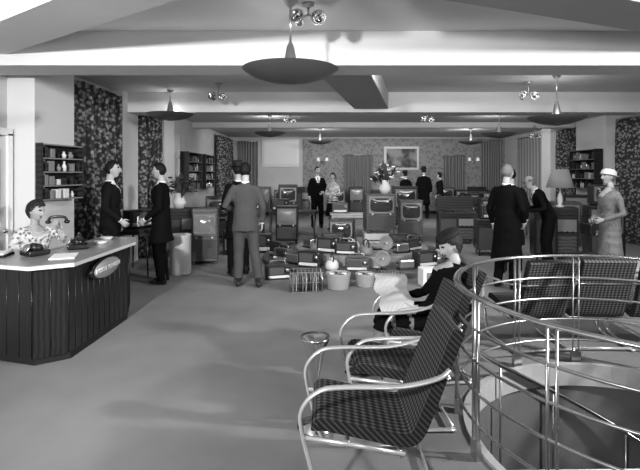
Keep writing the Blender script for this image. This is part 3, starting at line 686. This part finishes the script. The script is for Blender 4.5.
shelf((XL+.13,13.2,1.7),R(90),1.4,1.0,.22,4); shelf((XL+.13,15.0,1.7),R(90),1.2,1.0,.22,4)
shelf((XR-.48,12.7,1.75),R(-90),1.2,1.0,.22,4); shelf((XR-.13,10.2,1.6),R(-90),1.0,1.3,.22,5)
table((-3.0,8.0,0),.6,.8,.75,wood,0); radio((-3.0,7.9,.75),R(60),.45,.2,.3,wood)
# ================================================================= PENDANTS & SPOTS
def pendant(x,y,z,r=.4,zc=ZC,watt=8):
    k=r/.4; m=MB()
    m.lathe([(0,-.115*k),(.04*k,-.115*k),(.08*k,-.107*k),(.2*k,-.088*k),(.32*k,-.05*k),(.39*k,-.008*k),(.405*k,.006*k)],dish,48)
    m.lathe([(.405*k,.006*k),(.385*k,0),(.31*k,-.04*k),(.18*k,-.078*k),(.075*k,-.09*k)],dishi,48)
    m.lathe([(.085*k,-.09*k),(.075*k,.0),(.05*k,.1*k),(.03*k,.2*k),(.012,.23*k),(.009,.26*k)],steel,24)
    m.tube([(0,0,.25*k),(0,0,zc-z)],.009,steel,8); m.lathe([(.01,-.06),(.05,-.03),(.06,0)],steel,20,at=(0,0,zc-z))
    m.obj('pendant_lamp',(x,y,z))
    l=bpy.data.lights.new('bulb','POINT'); l.energy=watt; l.shadow_soft_size=.03
    o=bpy.data.objects.new('pendant_bulb',l); COL.objects.link(o); o.location=(x,y+.17*k,z+.06)
pendant(-.25,4.05,2.52,.40,ZC,2); pendant(-2.62,8.4,2.68,.40,ZC,2); pendant(-1.25,12,2.66,.40); pendant(0,15.5,2.68,.4); pendant(4.9,15.6,2.68,.4); pendant(4.4,11.8,2.62,.42); pendant(3.5,7.1,2.47,.41,ZC,4)
def spot(x,y,z,zc=ZC,s=1):
    m=MB(); m.lathe([(0,0),(.05,0),(.05,-.03),(.015,-.04)],steel,16,at=(0,0,zc-z)); m.tube([(0,0,zc-z-.03),(0,0,0)],.01,steel,8)
    for sx in (-1,1):
        M=Matrix.Translation((sx*.09*s,0,-.03))@Matrix.Rotation(R(sx*40),4,'Y')@Matrix.Rotation(R(100 if sx>0 else 70),4,'X')@Matrix.Scale(s,4)
        m.lathe([(0,-.09),(.03,-.085),(.045,-.05),(.05,0),(.065,.05),(.06,.05),(.03,.0)],chrome,18,M=M); m.tube([(0,0,0),(sx*.09*s,0,-.03)],.01,steel,6)
    m.obj('ceiling_spotlight',(x,y,z))
spot(-.1,4.1,3.0,ZC,1.0); spot(-1.65,7.8,2.92); spot(-.75,12,2.98); spot(3.3,7.6,2.9); spot(5.9,13.2,2.7,2.95)
spot(2.6,11.6,2.97)
# ================================================================= LIGHTS
def area(name,loc,target,sx,sy,e,spread=180):
    l=bpy.data.lights.new(name,'AREA'); l.shape='RECTANGLE'; l.size=sx; l.size_y=sy; l.energy=e; l.spread=R(spread)
    o=bpy.data.objects.new(name,l); COL.objects.link(o); o.location=loc
    o.rotation_euler=(V(target)-V(loc)).to_track_quat('-Z','Y').to_euler()
area('flood_near',(-2.2,-1.0,2.45),(-.9,7,.9),.25,.25,135,85)
area('added_ceiling_fill',(1.0,-.8,1.9),(.5,4.5,3.1),.8,.4,24,120)  # added fill behind the camera, no real lamp; brightens the near ceiling
area('flood_right',(5.2,2.2,2.85),(-1.0,5.6,.2),.22,.22,185,125)
area('hidden_fill_a',(1.5,5.6,3.0),(1.5,8.2,.8),6,.3,95)  # added fill hidden behind the front beam, not a fitting of the room
area('hidden_fill_b',(2,9.35,3.0),(2,13,.3),8,.3,140)  # invented lamp out of sight behind the second beam, fills the middle room
area('hidden_fill_c',(2,14.2,3.0),(2,19.5,1.2),8,.3,190)  # unseen fill added behind the third beam to brighten the back wall
w=bpy.data.worlds.new('world'); sc.world=w; w.use_nodes=True; w.node_tree.nodes['Background'].inputs[0].default_value=(.5,.5,.5,1); w.node_tree.nodes['Background'].inputs[1].default_value=.3
# ================================================================= CAMERA
cd=bpy.data.cameras.new('camera'); cd.lens=27; cd.sensor_width=36; cd.shift_y=-62/640; cd.clip_start=.05
co=bpy.data.objects.new('camera',cd); COL.objects.link(co); co.location=(0,0,1.65); co.rotation_euler=(R(90),0,0)
sc.camera=co
sc.view_settings.view_transform='Standard'; sc.view_settings.look='None'; sc.view_settings.gamma=.93
